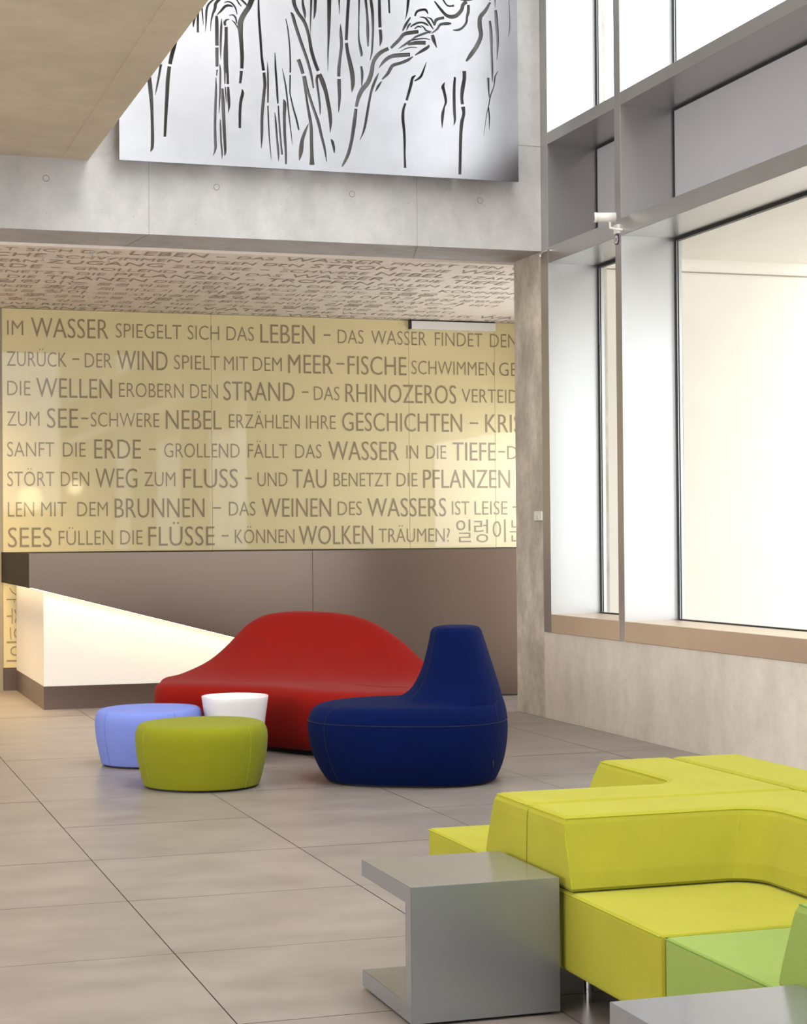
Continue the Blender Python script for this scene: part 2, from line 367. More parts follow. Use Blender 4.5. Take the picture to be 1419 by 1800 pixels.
gw = struct(empty('wall_lettered_glass'), 'backlit frosted glass wall printed with grey text')
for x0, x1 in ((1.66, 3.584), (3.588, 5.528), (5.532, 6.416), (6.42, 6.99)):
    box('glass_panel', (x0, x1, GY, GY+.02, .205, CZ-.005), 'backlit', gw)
box('skirting', (1.66, 6.99, GY-.015, GY+.03, 0, .2), 'steel', gw)
box('end_post', (1.6, 1.657, GY-.01, GY+.04, 0, CZ), 'joint', gw)
hb = box('door_header', (5.545, 6.412, GY-.06, GY-.005, 3.368, 3.445), 'cam', gw)
box('header_gap', (5.528, 5.544, GY-.055, GY-.004, 3.368, 3.456), 'gasket', hb)
box('header_gap', (5.545, 6.412, GY-.055, GY-.004, 3.446, 3.456), 'gasket', hb)
A7 = lambda x: x/2.838
A8 = lambda x: 460+x/2.838
rows = [
 (3.215, [('IM', 38, 118, 0, 7), ('WASSER', 158, 543, 1, 7), ('SPIEGELT', 580, 908, 0, 7), ('SICH', 940, 1097, 0, 7), ('DAS', 1133, 1270, 0, 7), ('LEBEN', -3, 268, 1, 8), ('–', 313, 347, 0, 8), ('DAS', 383, 512, 0, 8), ('WASSER', 550, 825, 0, 8), ('FINDET', 868, 1105, 0, 8), ('DEN', 1143, 1278, 0, 8), ('WEG', 1320, 1460, 0, 8)]),
 (2.934, [('ZURÜCK', 35, 335, 0, 7), ('–', 363, 397, 0, 7), ('DER', 425, 560, 0, 7), ('WIND', 587, 838, 1, 7), ('SPIELT', 870, 1098, 0, 7), ('MIT', 1120, 1240, 0, 7), ('DEM', -42, 103, 0, 8), ('MEER', 135, 358, 1, 8), ('–', 375, 415, 1, 8), ('FISCHE', 432, 725, 1, 8), ('SCHWIMMEN', 750, 1163, 0, 8), ('GEGEN', 1187, 1430, 0, 8)]),
 (2.667, [('DIE', 37, 153, 0, 7), ('WELLEN', 182, 560, 1, 7), ('EROBERN', 595, 917, 0, 7), ('DEN', 950, 1088, 0, 7), ('STRAND', -188, 165, 1, 8), ('–', 202, 235, 0, 8), ('DAS', 262, 390, 0, 8), ('RHINOZEROS', 420, 972, 1, 8), ('VERTEIDIGT', 1000, 1400, 0, 8)]),
 (2.391, [('ZUM', 35, 197, 0, 7), ('SEE', 235, 390, 1, 7), ('–', 405, 440, 0, 7), ('SCHWERE', 453, 795, 0, 7), ('NEBEL', 828, 1105, 1, 7), ('ERZÄHLEN', -163, 190, 0, 8), ('IHRE', 222, 370, 0, 8), ('GESCHICHTEN', 402, 1000, 1, 8), ('–', 1040, 1080, 0, 8), ('KRISTALLE', 1117, 1560, 1, 8)]),
 (2.113, [('SANFT', 35, 270, 0, 7), ('DIE', 313, 427, 0, 7), ('ERDE', 470, 702, 1, 7), ('–', 743, 777, 0, 7), ('GROLLEND', 818, 1195, 0, 7), ('FÄLLT', -70, 128, 0, 8), ('DAS', 167, 298, 0, 8), ('WASSER', 333, 683, 1, 8), ('IN', 722, 780, 0, 8), ('DIE', 820, 920, 0, 8), ('TIEFE', 953, 1167, 1, 8), ('–', 1180, 1213, 0, 8), ('DER', 1225, 1370, 0, 8)]),
 (1.845, [('STÖRT', 35, 270, 0, 7), ('DEN', 302, 443, 0, 7), ('WEG', 475, 683, 1, 7), ('ZUM', 718, 873, 0, 7), ('FLUSS', 912, 1185, 1, 7), ('–', 1222, 1253, 0, 7), ('UND', -22, 127, 0, 8), ('TAU', 152, 322, 1, 8), ('BENETZT', 358, 645, 0, 8), ('DIE', 672, 775, 0, 8), ('PFLANZEN', 805, 1237, 1, 8)]),
 (1.569, [('LEN', 37, 168, 0, 7), ('MIT', 203, 330, 0, 7), ('DEM', 383, 535, 0, 7), ('BRUNNEN', 570, 1017, 1, 7), ('–', 1060, 1100, 0, 7), ('DAS', 1140, 1272, 0, 7), ('WEINEN', -2, 343, 1, 8), ('DES', 377, 497, 0, 8), ('WASSERS', 525, 917, 1, 8), ('IST', 947, 1033, 0, 8), ('LEISE', 1060, 1223, 0, 8), ('–', 1250, 1285, 0, 8)]),
 (1.307, [('SEES', 37, 255, 1, 7), ('FÜLLEN', 290, 560, 0, 7), ('DIE', 597, 708, 0, 7), ('FLÜSSE', 737, 1067, 1, 7), ('–', 1103, 1137, 0, 7), ('KÖNNEN', -137, 160, 0, 8), ('WOLKEN', 182, 552, 1, 8), ('TRÄUMEN?', 580, 935, 0, 8), ('일', 968, 1040, 2, 8), ('렁', 1058, 1125, 2, 8), ('이', 1150, 1213, 2, 8), ('는', 1235, 1300, 2, 8)]),
]
wall_fn = lambda y: (lambda x, z, off=0: (x, y+off*.1, z))
for base, ws in rows:
    bm = bmesh.new()
    for txt, a, b, big, cr in ws:
        m_ = A7 if cr == 7 else A8
        X0 = on_plane(m_(a), 750, 1, GY).x; X1 = on_plane(m_(b), 750, 1, GY).x
        if txt == '–':
            zc = base+(.075 if not big else .085)
            add_box(bm, X0, X1, GY-.0045, GY-.0025, zc-.0075, zc+.0075); continue
        cap = (.132, .178, .17)[big]
        b0 = base - (.015 if big == 1 else 0) + (.01 if big == 2 else 0)
        put_word(bm, txt, X0, X1, b0, cap, wall_fn(GY-.003), bold=(.0012 if big else 0))
    build('lettering', bm, 'letter', gw, normals=False)
# turned lettering left of the counter
bm = bmesh.new()
for txt, zc in (('가', .86), ('수', .67), ('의', .50), ('이', .33)):
    V, P = word_mesh(txt); a = min(v[0] for v in V); b = max(v[0] for v in V); s_ = .14/(b-a)
    vs = [bm.verts.new((1.70+v[1]*s_*.8, GY-.003, zc+.07-(v[0]-a)*s_)) for v in V]
    for p in P: bm.faces.new([vs[i] for i in p])
build('lettering', bm, 'letter', gw, normals=False)

# ceiling text rows
# (row, anchor picture column, anchor word index, words; * = large word)
crow = [
 (46, 1, 'SPIEGELT SICH DAS *LEBEN – DAS *WASSER FINDET DEN WEG IN DEN'),
 (96, 1, '*FISCHE SCHWIMMEN GEGEN DEN *STROM – DIE *WELLEN EROBERN DEN STRAND'),
 (81, 1, 'MODERN *ZUGANG ZUM SEE – SCHWERE *NEBEL ERZÄHLEN IHRE *GESCHICHTEN'),
 (127, 2, '*ERDE – GROLLEND FÄLLT DAS *WASSER IN DIE *TIEFE – DER FROST'),
 (200, 2, 'BENETZT DIE *PFLANZEN – *TROPFEN FALLEN LEISE IN DEN *BRUNNEN'),
 (12, 0, 'DIE *TRÄNEN DES SEES FÜLLEN DIE *FLÜSSE – KÖNNEN *WOLKEN TRÄUMEN?'),
 (-8, 0, '*일렁이는 물결 위로 *바람이 춤추고 물고기는 *흐름을 거슬러 파도'),
 (-8, 0, '水面 *波浪 風 파도가 *바위를 두드리며 안개 *이야기 결정 물방울'),
 (4, 0, '길을 *찾아 흐르고 이슬은 *풀잎을 적신다 구름은 *꿈꾸는가 바다'),
 (-4, 0, '雲 *夢 물의 눈물 *샘물은 조용히 속삭이고 *강물을 채운 호수'),
 (8, 0, '*호수 깊은 곳 流 *水 바다로 가는 길 *얼음 물방울 노래 부른다'),
 (2, 0, 'LIVE REFLECTED IN THE *WATER – THE WATER FINDS ITS *WAY BACK'),
 (5, 0, '*AGAINST THE CURRENT – THE *WAVES CONQUER THE *SHORE THE'),
]
def ceil_fn(x, v, off=0): return (x, -v, CZ-.003)
_V = word_mesh('SPIEGELT')[0]
NAR = .60/((max(v[0] for v in _V)-min(v[0] for v in _V))*.132/_cap)   # width of the narrow face used on the glass
for i, (apx, ai, txt) in enumerate(crow):
    base = 13.56+.28*i; bm = bmesh.new(); lay = []; x = 0
    for wd in txt.split():
        if wd == '–': lay.append((wd, x, x+.07, .132)); x += .07+.10; continue
        big = wd[0] == '*'; wd = wd.lstrip('*'); cap = .175 if big else .132
        asc = ord(wd[0]) < 1000
        if wd not in _wc: _wc[wd] = word_mesh(wd)
        V = _wc[wd][0]; wn = (max(v[0] for v in V)-min(v[0] for v in V))*cap/_cap*(NAR*1.06 if asc else .8)
        lay.append((wd, x, x+wn, cap*(.95 if not asc else 1))); x += wn+.075
    # where the anchor column meets this row of the ceiling
    lo_, hi_ = 380.0, 700.0
    for _ in range(40):
        mid = (lo_+hi_)/2; q = on_plane(apx, mid, 2, CZ)
        if q.y < base: lo_ = mid
        else: hi_ = mid
    dx_ = q.x-lay[ai][1]
    for wd, a_, b_, cap in lay:
        if b_+dx_ > 6.9 or a_+dx_ < -.5: continue
        if wd == '–': add_box(bm, a_+dx_, b_+dx_, base-.075, base-.06, CZ-.004, CZ-.002); continue
        put_word(bm, wd, a_+dx_, b_+dx_, -base, cap, ceil_fn)
    build('lettering', bm, 'ceil_letter', cb, normals=False)

# ------------------------------------------------------------------ window wall
wr = struct(empty('wall_right'), 'window wall of deep grey steel fins over a concrete parapet')
YE = -6.1
box('parapet', (WX, 5.62, YE, 12.770, 0, .64), 'conc_par', wr)
GX = 5.605
FX0, FX1 = WX-.004, 5.66
mull = [(12.622, 12.768), (11.333, 11.432), (6.9, 7.0), (2.5, 2.6), (-1.9, -1.8), (-6.1, -6.0)]
rails = [(3.372, 3.49), (4.255, 4.342), (7.1, 7.2), (9.8, 10.0)]
for y0, y1 in mull:
    box('mullion', (FX0, FX1, y0, y1, .64, TOP), 'frame', wr, bevel=.0015, seg=1)
for i in range(len(mull)-1):
    ya, yb = mull[i+1][1], mull[i][0]
    box('sill_rail', (FX0, FX1, ya, yb, .642, .776), 'sill', wr, bevel=.0015, seg=1)
    for z0, z1 in rails: box('transom', (FX0, FX1, ya, yb, z0, z1), 'frame', wr, bevel=.0015, seg=1)
    box('spandrel_panel', (GX, GX+.03, ya, yb-.018, 3.49, 4.235), 'spandrel', wr)
    box('gasket', (GX-.004, GX+.028, yb-.02, yb-.001, 3.49, 4.255), 'gasket', wr)
    box('gasket', (GX-.004, GX+.028, ya, yb-.02, 4.236, 4.255), 'gasket', wr)
n = 0
for z0, z1 in ((.776, 3.372), (4.342, 7.1), (7.2, 9.8)):
    for i in range(len(mull)-1):
        ya, yb = mull[i+1][1], mull[i][0]; n += 1
        wnd = struct(empty('window_%d' % n, (0, 0, 0)))
        box('pane', (GX+.01, GX+.02, ya+.005, yb-.005, z0+.005, z1-.005), 'glass', wnd)
        bm = bmesh.new()
        add_box(bm, GX+.002, GX+.009, yb-.016, yb-.001, z0, z1); add_box(bm, GX+.002, GX+.009, yb-.046, yb-.038, z0, z1)
        add_box(bm, GX-.003, GX+.03, ya+.001, yb-.022, z1-.022, z1); add_box(bm, GX-.003, GX+.03, ya+.001, yb-.022, z0, z0+.009)
        add_box(bm, GX-.005, GX+.03, ya+.001, ya+.022, z0, z1)
        build('gasket', bm, 'gasket', wnd)

# outside: soffit, white wall across the terrace, ground
ext = struct(empty('wall_exterior'), 'white rendered wall outside the window under a deep overhang')
box('rendered_wall', (5.76, 9.2, 12.98, 13.12, -.2, 4.4), 'out_wall', ext)
zj = on_plane(1300, 482, 1, 12.98).z
box('panel_joint', (5.77, 9.19, 12.976, 12.981, zj-.005, zj+.005), 'joint', ext)
struct(box('ceiling_overhang', (5.67, 7.75, -6, 12.70, 3.46, 3.9), 'out_wall'))
struct(box('ground_terrace', (5.67, 30, -12, 30, -.4, -.02), 'paving'))
curb = box('low_curb', (6.2, 9.2, 12.6, 12.9, -.02, .22), 'paving'); tag(curb, 'pale low curb outside the large window at foot of white wall', 'curb')

# ------------------------------------------------------------------ reception counter
ct = tag(empty('reception_counter', (1.645, 14.69, 0)), 'angular brushed steel reception counter with glowing diagonal underside, in front of lettered glass', 'counter')
def C(o):
    o.location = (-1.645, -14.69, 0); return o
SL = -.264
zl = lambda x: .982+SL*(x-1.645)
xe = 1.645+.982/.264
RXE = 6.98
C(prism('front_panel', [(1.645, .982), (1.645, 1.25), (3.944, 1.25), (3.944, zl(3.944))], 1, 14.69, 14.72, 'steel', ct))
C(prism('front_panel', [(3.948, zl(3.948)), (3.948, 1.25), (6.2, 1.25), (6.2, .012), (xe, .012)], 1, 14.69, 14.72, 'steel', ct))
C(prism('front_panel', [(6.204, .012), (6.204, 1.25), (RXE, 1.25), (RXE, .012)], 1, 14.69, 14.72, 'steel', ct))
C(prism('end_panel', [(14.722, .978), (16.93, .978), (16.93, 1.25), (14.722, 1.25)], 0, 1.645, 1.66, 'black', ct))
C(box('counter_top', (1.661, RXE, 14.722, 16.93, 1.225, 1.249), 'black', ct))
C(prism('sloped_underside', [(1.662, zl(1.662)+.004), (1.662, zl(1.662)+.03), (xe-.1, .06), (xe-.1, .03)], 1, 14.722, 16.93, 'white', ct))
C(prism('body', [(1.775, .186), (1.775, zl(1.775)), (xe-.75, .19+.001), (xe-.75, .186)], 1, 14.889, 16.93, 'white', ct))
C(box('kick_plate', (1.773, RXE-.1, 14.887, 16.93, 0, .184), 'steel', ct))
# light strip under the overhang, front and end
bm = bmesh.new()
def strip(p, q, wv, t=.004):
    p, q, wv = Vector(p), Vector(q), Vector(wv)
    v = [bm.verts.new(a) for a in (p, q, q+wv, p+wv)]; u = [bm.verts.new(a.co+Vector((0, 0, -t))) for a in v]
    for f in ((0, 1, 2, 3),): bm.faces.new([v[i] for i in f]); bm.faces.new([u[i] for i in f][::-1])
    for i in range(4): bm.faces.new((v[i], u[i], u[(i+1) % 4], v[(i+1) % 4]))
strip((1.70, 14.76, zl(1.70)+.002), (xe-.35, 14.76, zl(xe-.35)+.002), (0, .05, 0))
C(build('light_strip', bm, 'led', ct))
bm = bmesh.new()
strip((1.69, 14.83, .972), (1.69, 16.9, .972), (.035, 0, 0))
C(build('light_strip', bm, 'led', ct))

# ------------------------------------------------------------------ cut metal relief on the wall
PY = 12.60
OFF = {1: (240, 0), 2: (240, 130), 3: (420, 0), 4: (420, 130), 5: (590, 0), 6: (590, 130), 7: (740, 0), 8: (740, 110)}
S_ = []
def st(*segs):
    """segs: (view, (x,y,w), ...) measured centre line points with widths"""
    pts = []
    for sg in segs:
        ox, oy = OFF[sg[0]]
        for x, y, w_ in sg[1:]: pts.append((ox+x/7.095, oy+y/7.095, w_*1.13/7.095))
    S_.append(pts)
st((2, (150, -70, 45), (160, 60, 45), (175, 200, 48), (190, 400, 38), (197, 620, 34), (200, 800, 38), (195, 920, 34), (172, 970, 6)))
st((1, (305, 800, 28), (280, 950, 24), (255, 1080, 20), (232, 1190, 3)))
st((1, (490, 520, 30), (470, 590, 40), (440, 690, 46), (418, 800, 42)))
st((1, (410, 828, 40), (390, 1000, 44), (380, 1200, 42), (366, 1450, 36), (354, 1705, 30)))
st((1, (730, 200, 26), (712, 290, 24), (710, 340, 6)))
st((1, (765, 160, 28), (765, 210, 28), (766, 405, 24)))
st((1, (815, 60, 16), (820, 140, 16), (828, 230, 12), (833, 315, 3)))
st((1, (1000, -30, 16), (955, 0, 20), (895, 60, 24), (872, 150, 26), (868, 280, 16), (857, 405, 3)))
st((1, (1060, -30, 26), (1040, -10, 30), (990, 40, 36), (978, 110, 34), (950, 180, 24), (930, 280, 14), (926, 390, 4)))
st((1, (1005, 185, 8), (1060, 130, 26), (1100, 84, 30), (1150, 68, 28), (1205, 85, 14)))
st((1, (1095, 35, 8), (1140, 20, 14), (1190, 40, 18), (1235, 100, 18), (1255, 180, 8)))
st((1, (1240, -20, 14), (1280, 45, 16), (1310, 80, 8)))
st((1, (1155, 195, 8), (1200, 185, 14), (1235, 220, 20), (1250, 290, 14)))
st((1, (1160, 243, 8), (1120, 250, 20), (1100, 285, 30), (1110, 320, 20)))
st((1, (1190, 250, 6), (1230, 290, 14), (1262, 350, 10), (1280, 400, 8)))
st((1, (1450, -60, 62), (1440, -10, 62), (1400, 90, 58), (1340, 180, 58), (1300, 270, 60), (1295, 340, 62), (1300, 430, 50), (1312, 600, 44), (1318, 720, 42), (1314, 855, 36)))
st((1, (1290, -20, 20), (1345, 30, 22), (1390, 80, 20)))
st((1, (1310, 885, 34), (1300, 980, 32), (1292, 1040, 26)))
st((2, (1315, 190, 6), (1325, 240, 34), (1300, 350, 34), (1290, 500, 32), (1290, 675, 28)))
st((1, (998, 195, 26), (1002, 300, 40), (1003, 570, 38)))
st((1, (1003, 592, 38), (1004, 830, 34)))
st((1, (1060, 230, 4), (1058, 330, 24), (1052, 470, 24), (1050, 600, 22), (1052, 745, 4)))
st((1, (1118, 335, 36), (1118, 500, 38), (1115, 620, 50), (1116, 800, 52), (1136, 920, 30), (1140, 1050, 28)))
st((1, (1100, 790, 18), (1100, 850, 22), (1104, 1045, 14)))
st((1, (1005, 870, 20), (1000, 945, 10)))
st((2, (992, 40, 6), (992, 200, 24), (985, 400, 28), (980, 620, 28), (982, 800, 30), (985, 930, 28), (955, 1025, 4)))
st((1, (1038, 800, 4), (1045, 880, 22), (1042, 1135, 20), (1035, 1300, 14), (1033, 1412, 3)))
st((2, (1072, 180, 24), (1080, 350, 38), (1090, 600, 38), (1100, 800, 34), (1108, 960, 28), (1100, 1020, 8)))
st((2, (1045, 560, 4), (1048, 650, 20), (1055, 850, 20), (1068, 980, 20), (1065, 1060, 4)))
st((2, (1108, 160, 12), (1115, 270, 14), (1120, 365, 4)))
st((2, (1143, 160, 26), (1150, 300, 34), (1155, 400, 26), (1145, 485, 4)))
st((3, (245, -60, 18), (245, -20, 18), (250, 200, 26), (268, 450, 28), (285, 700, 28), (308, 880, 34)))
st((3, (312, 905, 30), (322, 1000, 36), (325, 1080, 34)), (4, (318, 200, 34), (300, 380, 36), (288, 550, 32), (287, 750, 30), (280, 930, 4)))
st((3, (355, 765, 3), (362, 900, 18), (364, 1100, 20)), (4, (362, 360, 16)))
st((4, (363, 395, 14), (368, 550, 16), (380, 800, 14), (395, 970, 10), (405, 1070, 3)))
st((3, (450, 655, 8), (458, 850, 22), (475, 1080, 24)), (4, (480, 260, 24), (487, 370, 16)))
st((4, (492, 395, 14), (500, 550, 20), (515, 750, 20), (538, 1005, 22)))
st((4, (448, 480, 5), (460, 600, 22), (475, 800, 22), (492, 980, 26), (495, 1085, 5)))
st((3, (540, 850, 4), (565, 970, 14), (585, 1080, 18)), (4, (602, 300, 18), (630, 560, 14), (650, 720, 12), (668, 885, 3)))
st((3, (585, 230, 8), (612, 370, 14), (635, 600, 16), (642, 800, 18), (641, 905, 18)))
st((3, (641, 935, 16), (638, 1100, 16)), (4, (640, 250, 14), (680, 430, 18), (720, 570, 22), (748, 700, 18)))
st((3, (645, 155, 8), (670, 190, 34), (710, 330, 36), (780, 540, 34), (850, 740, 32), (900, 920, 28), (930, 1100, 16)))
st((3, (690, -60, 50), (685, 0, 46), (700, 80, 40), (745, 170, 38), (800, 245, 38), (840, 330, 36), (880, 480, 34), (905, 630, 38), (950, 780, 38), (990, 885, 36)))
st((4, (1005, 0, 44), (1045, 100, 52), (1085, 220, 44), (1105, 320, 42), (1130, 450, 42), (1145, 600, 36), (1138, 735, 4)))
st((4, (990, 10, 30), (972, 60, 28), (978, 140, 26), (1000, 300, 24), (1012, 420, 22), (1015, 520, 4)))
st((3, (795, -40, 18), (800, 60, 28), (820, 160, 32), (828, 245, 4)))
st((3, (905, -40, 26), (898, 150, 22), (893, 300, 14), (895, 450, 3)))
st((3, (955, -40, 36), (948, 150, 28), (935, 240, 6)))
st((3, (1128, -60, 48), (1125, 200, 42), (1120, 450, 28), (1112, 650, 16), (1110, 895, 3)))
st((3, (1250, -40, 24), (1252, 80, 12), (1253, 180, 3)))
st((3, (1372, -60, 36), (1355, 200, 34), (1345, 400, 34), (1340, 500, 34)))
st((5, (135, 535, 34), (150, 650, 38), (180, 780, 46), (205, 900, 50), (216, 1020, 48), (212, 1090, 34), (203, 1152, 4)))
st((3, (1268, 300, 5), (1272, 420, 32), (1280, 560, 34), (1262, 720, 32), (1248, 850, 38), (1246, 955, 36)))
st((3, (1250, 985, 40)), (4, (1250, 130, 40), (1255, 280, 34), (1250, 400, 22), (1243, 485, 3)))
st((3, (742, 740, 40), (770, 820, 40), (800, 920, 36)))
st((3, (812, 948, 40)), (4, (828, 120, 46), (838, 260, 26), (862, 420, 28), (888, 560, 34), (903, 680, 36), (905, 800, 38), (910, 1000, 40), (912, 1135, 58)))
st((4, (838, 120, 30), (870, 240, 28), (920, 400, 30), (990, 600, 34), (1030, 770, 30), (1070, 930, 26), (1095, 1095, 6)))
st((4, (870, 620, 4), (830, 710, 30), (790, 830, 40), (775, 960, 50), (755, 1080, 8)))
st((4, (555, 315, 4), (572, 370, 38), (567, 520, 34), (572, 750, 32), (585, 950, 26), (588, 1125, 22)))
st((4, (1145, 815, 6), (1165, 840, 30), (1185, 920, 28), (1192, 985, 10)))
st((5, (295, -40, 20), (290, 280, 14), (290, 480, 18), (310, 600, 30), (325, 680, 26), (315, 705, 6)))
st((5, (370, -40, 30), (395, 200, 26), (402, 420, 34), (405, 580, 12)))
st((5, (435, -40, 30), (460, 150, 34), (466, 350, 26), (462, 500, 24), (452, 650, 22), (428, 760, 3)))
st((5, (545, -40, 30), (550, 180, 36), (555, 343, 34)))
st((5, (558, 368, 34), (566, 500, 34), (550, 578, 4)))
st((5, (664, -40, 22), (672, 165, 18)))
st((5, (912, -40, 36), (895, 130, 22), (872, 245, 3)))
st((5, (660, 605, 40), (570, 650, 44), (500, 720, 46), (465, 800, 42), (445, 920, 48), (400, 1035, 52), (330, 1122, 52), (285, 1222, 44), (258, 1332, 30)))
st((6, (255, 435, 34), (235, 600, 42), (212, 760, 38), (185, 900, 36), (150, 1020, 36), (95, 1130, 24), (78, 1160, 5)))
st((5, (690, 600, 30), (740, 550, 36), (800, 490, 38), (850, 430, 40), (920, 410, 44), (1035, 395, 40)))
st((5, (835, 385, 16), (880, 300, 30), (935, 215, 14)))
st((5, (885, 380, 6), (910, 320, 24), (940, 290, 14)))
st((5, (935, 335, 14), (1000, 295, 24), (1070, 280, 20), (1130, 300, 24), (1160, 325, 8)))
st((5, (985, 360, 10), (1030, 330, 20), (1075, 345, 8)))
st((5, (1060, 318, 8), (1100, 340, 16), (1130, 380, 16), (1200, 392, 8)))
st((5, (930, 505, 4), (1000, 460, 20), (1080, 428, 26), (1150, 405, 22), (1195, 412, 6)))
st((5, (780, 610, 4), (860, 560, 26), (940, 505, 22), (1010, 490, 16), (1070, 483, 16), (1130, 483, 14), (1185, 497, 4)))
st((5, (900, 555, 26), (1000, 535, 42), (1125, 535, 42)))
st((5, (795, 650, 3), (880, 605, 14), (960, 590, 10), (1020, 595, 6)))
st((5, (540, 850, 4), (600, 770, 34), (680, 710, 42), (780, 690, 48), (930, 680, 42)))
st((5, (580, 990, 14), (650, 920, 34), (710, 820, 38), (800, 790, 34), (900, 750, 34), (965, 705, 12)))
st((5, (990, 690, 10), (1070, 640, 32), (1150, 590, 34), (1168, 560, 10)))
st((5, (540, 910, 5), (505, 980, 28), (465, 1080, 30), (440, 1162, 26), (410, 1322, 28), (385, 1472, 30), (355, 1622, 24), (303, 1752, 3)))
st((5, (575, 1015, 10), (530, 1080, 28), (495, 1150, 3)))
st((5, (320, 825, 22), (332, 920, 30), (328, 1030, 18), (323, 1085, 3)))
st((5, (990, 200, 20), (1020, 140, 26), (1100, 120, 28), (1130, 130, 26), (1155, 175, 10)))
st((5, (1050, 212, 8), (1120, 225, 20), (1170, 290, 24), (1220, 365, 10)))
st((5, (1135, 212, 6), (1190, 235, 18), (1222, 290, 18), (1230, 322, 6)))
st((5, (1240, 320, 8), (1248, 260, 34), (1285, 235, 32), (1355, 220, 30)))
st((5, (1200, 415, 12), (1270, 360, 24), (1310, 305, 30), (1400, 295, 34), (1444, 295, 14)))
st((5, (1208, 435, 34), (1225, 500, 40), (1265, 600, 4)))
st((7, (170, 15, 14), (235, 100, 28), (310, 185, 34), (380, 210, 44), (450, 190, 46), (510, 120, 40), (525, 60, 40), (570, 20, 44)))
st((7, (255, -40, 16), (330, 70, 18), (415, 70, 22)))
st((7, (440, -25, 20), (560, -8, 44), (690, -20, 20)))
st((7, (592, 62, 30), (592, 150, 34), (575, 210, 26), (568, 280, 26), (520, 345, 26), (460, 375, 26), (400, 375, 8)))
st((7, (865, 30, 22), (800, 140, 40), (740, 215, 46), (735, 330, 50), (750, 440, 46), (700, 570, 48), (620, 690, 46), (565, 765, 20)))
st((7, (870, -40, 24), (862, 6, 20)))
st((7, (925, -40, 16), (925, 90, 4)))
st((7, (932, 125, 28), (942, 250, 38), (955, 430, 32), (958, 560, 26), (950, 750, 3)))
st((7, (860, 258, 24), (875, 420, 34), (882, 650, 26), (890, 850, 26), (892, 1020, 5)))
st((7, (1095, -40, 4), (1107, 200, 8), (1108, 350, 10), (1092, 460, 3)))
st((8, (965, 105, 3), (925, 180, 16), (912, 290, 12), (870, 410, 14), (848, 530, 10), (820, 650, 8), (785, 915, 2)))
st((8, (840, 190, 28), (845, 330, 18), (855, 440, 6)))
st((8, (845, 560, 14), (855, 700, 14), (852, 840, 3)))
st((8, (298, 245, 4), (275, 300, 36), (287, 350, 32), (305, 430, 30), (312, 500, 26), (292, 555, 18), (270, 660, 36), (265, 820, 3)))
st((8, (425, 180, 24), (415, 350, 32), (418, 600, 32), (425, 720, 24), (408, 785, 5)))
st((8, (540, 105, 40), (542, 200, 40), (520, 330, 44), (510, 440, 34), (520, 520, 34)))
st((8, (525, 550, 44), (535, 640, 34), (510, 750, 40), (498, 900, 36), (492, 1100, 34), (487, 1395, 32)))
st((5, (1135, 770, 4), (1100, 870, 20), (1060, 960, 28), (985, 1010, 14)))
st((5, (1000, 942, 12), (965, 965, 30), (950, 1010, 32)), (6, (942, 130, 34), (915, 230, 30), (885, 330, 26)))
st((6, (872, 365, 24), (845, 450, 30), (840, 560, 34), (855, 700, 30), (862, 850, 28), (862, 1000, 22), (868, 1171, 28)))

def stroke_poly(pts):
    P = [Vector(p) for p in pts]; out = []
    for i in range(len(P)-1):
        p0 = P[max(i-1, 0)]; p1 = P[i]; p2 = P[i+1]; p3 = P[min(i+2, len(P)-1)]
        for k in range(3):
            t = k/3
            out.append(.5*((2*p1)+(p2-p0)*t+(2*p0-5*p1+4*p2-p3)*t*t+(3*p1-p0-3*p2+p3)*t**3))
    out.append(P[-1]); L_, R_ = [], []
    for i, p in enumerate(out):
        a = out[max(i-1, 0)]; b = out[min(i+1, len(out)-1)]; t = Vector((b.x-a.x, b.y-a.y))
        if t.length < 1e-6: continue
        t.normalize(); nrm = Vector((-t.y, t.x)); w_ = max(p.z, .35)/2
        L_.append((p.x+nrm.x*w_, p.y+nrm.y*w_)); R_.append((p.x-nrm.x*w_, p.y-nrm.y*w_))
    return L_ + R_[::-1]
# the cut forest goes on above the frame: crowns as a loose reflection of the trunks
for s in list(S_):
    up_ = [(x+3, -y-26, w_) for x, y, w_ in s if y > -1]
    if len(up_) > 1 and max(p[0] for p in up_) < 900: S_.append(up_)
polys = []
for s in S_:
    pl = [on_plane(x, y, 1, PY) for x, y in stroke_poly(s)]
    polys.append([(q.x, q.z) for q in pl])
PX0, PX1, PZ0, PZ1 = 2.034, 4.973, 3.960, 6.2
verts = [Vector(p) for p in ((PX0, PZ0), (PX1, PZ0), (PX1, PZ1), (PX0, PZ1))]; edges = [(0, 1), (1, 2), (2, 3), (3, 0)]
for pl in polys:
    b0 = len(verts); verts += [Vector(p) for p in pl]; edges += [(b0+i, b0+(i+1) % len(pl)) for i in range(len(pl))]
V2, _, F2, *_r = geometry.delaunay_2d_cdt(verts, edges, [], 0, 1e-6)
bbs = [(min(p[0] for p in q), max(p[0] for p in q), min(p[1] for p in q), max(p[1] for p in q)) for q in polys]
def winding(x, y, q):
    wn = 0
    for i in range(len(q)):
        x0, y0 = q[i]; x1, y1 = q[(i+1) % len(q)]
        if y0 <= y:
            if y1 > y and (x1-x0)*(y-y0)-(x-x0)*(y1-y0) > 0: wn += 1
        elif y1 <= y and (x1-x0)*(y-y0)-(x-x0)*(y1-y0) < 0: wn -= 1
    return wn != 0
bm = bmesh.new(); TH = .022
f_ = [bm.verts.new((v.x, PY, v.y)) for v in V2]; b_ = [bm.verts.new((v.x, PY+TH, v.y)) for v in V2]
ec = {}
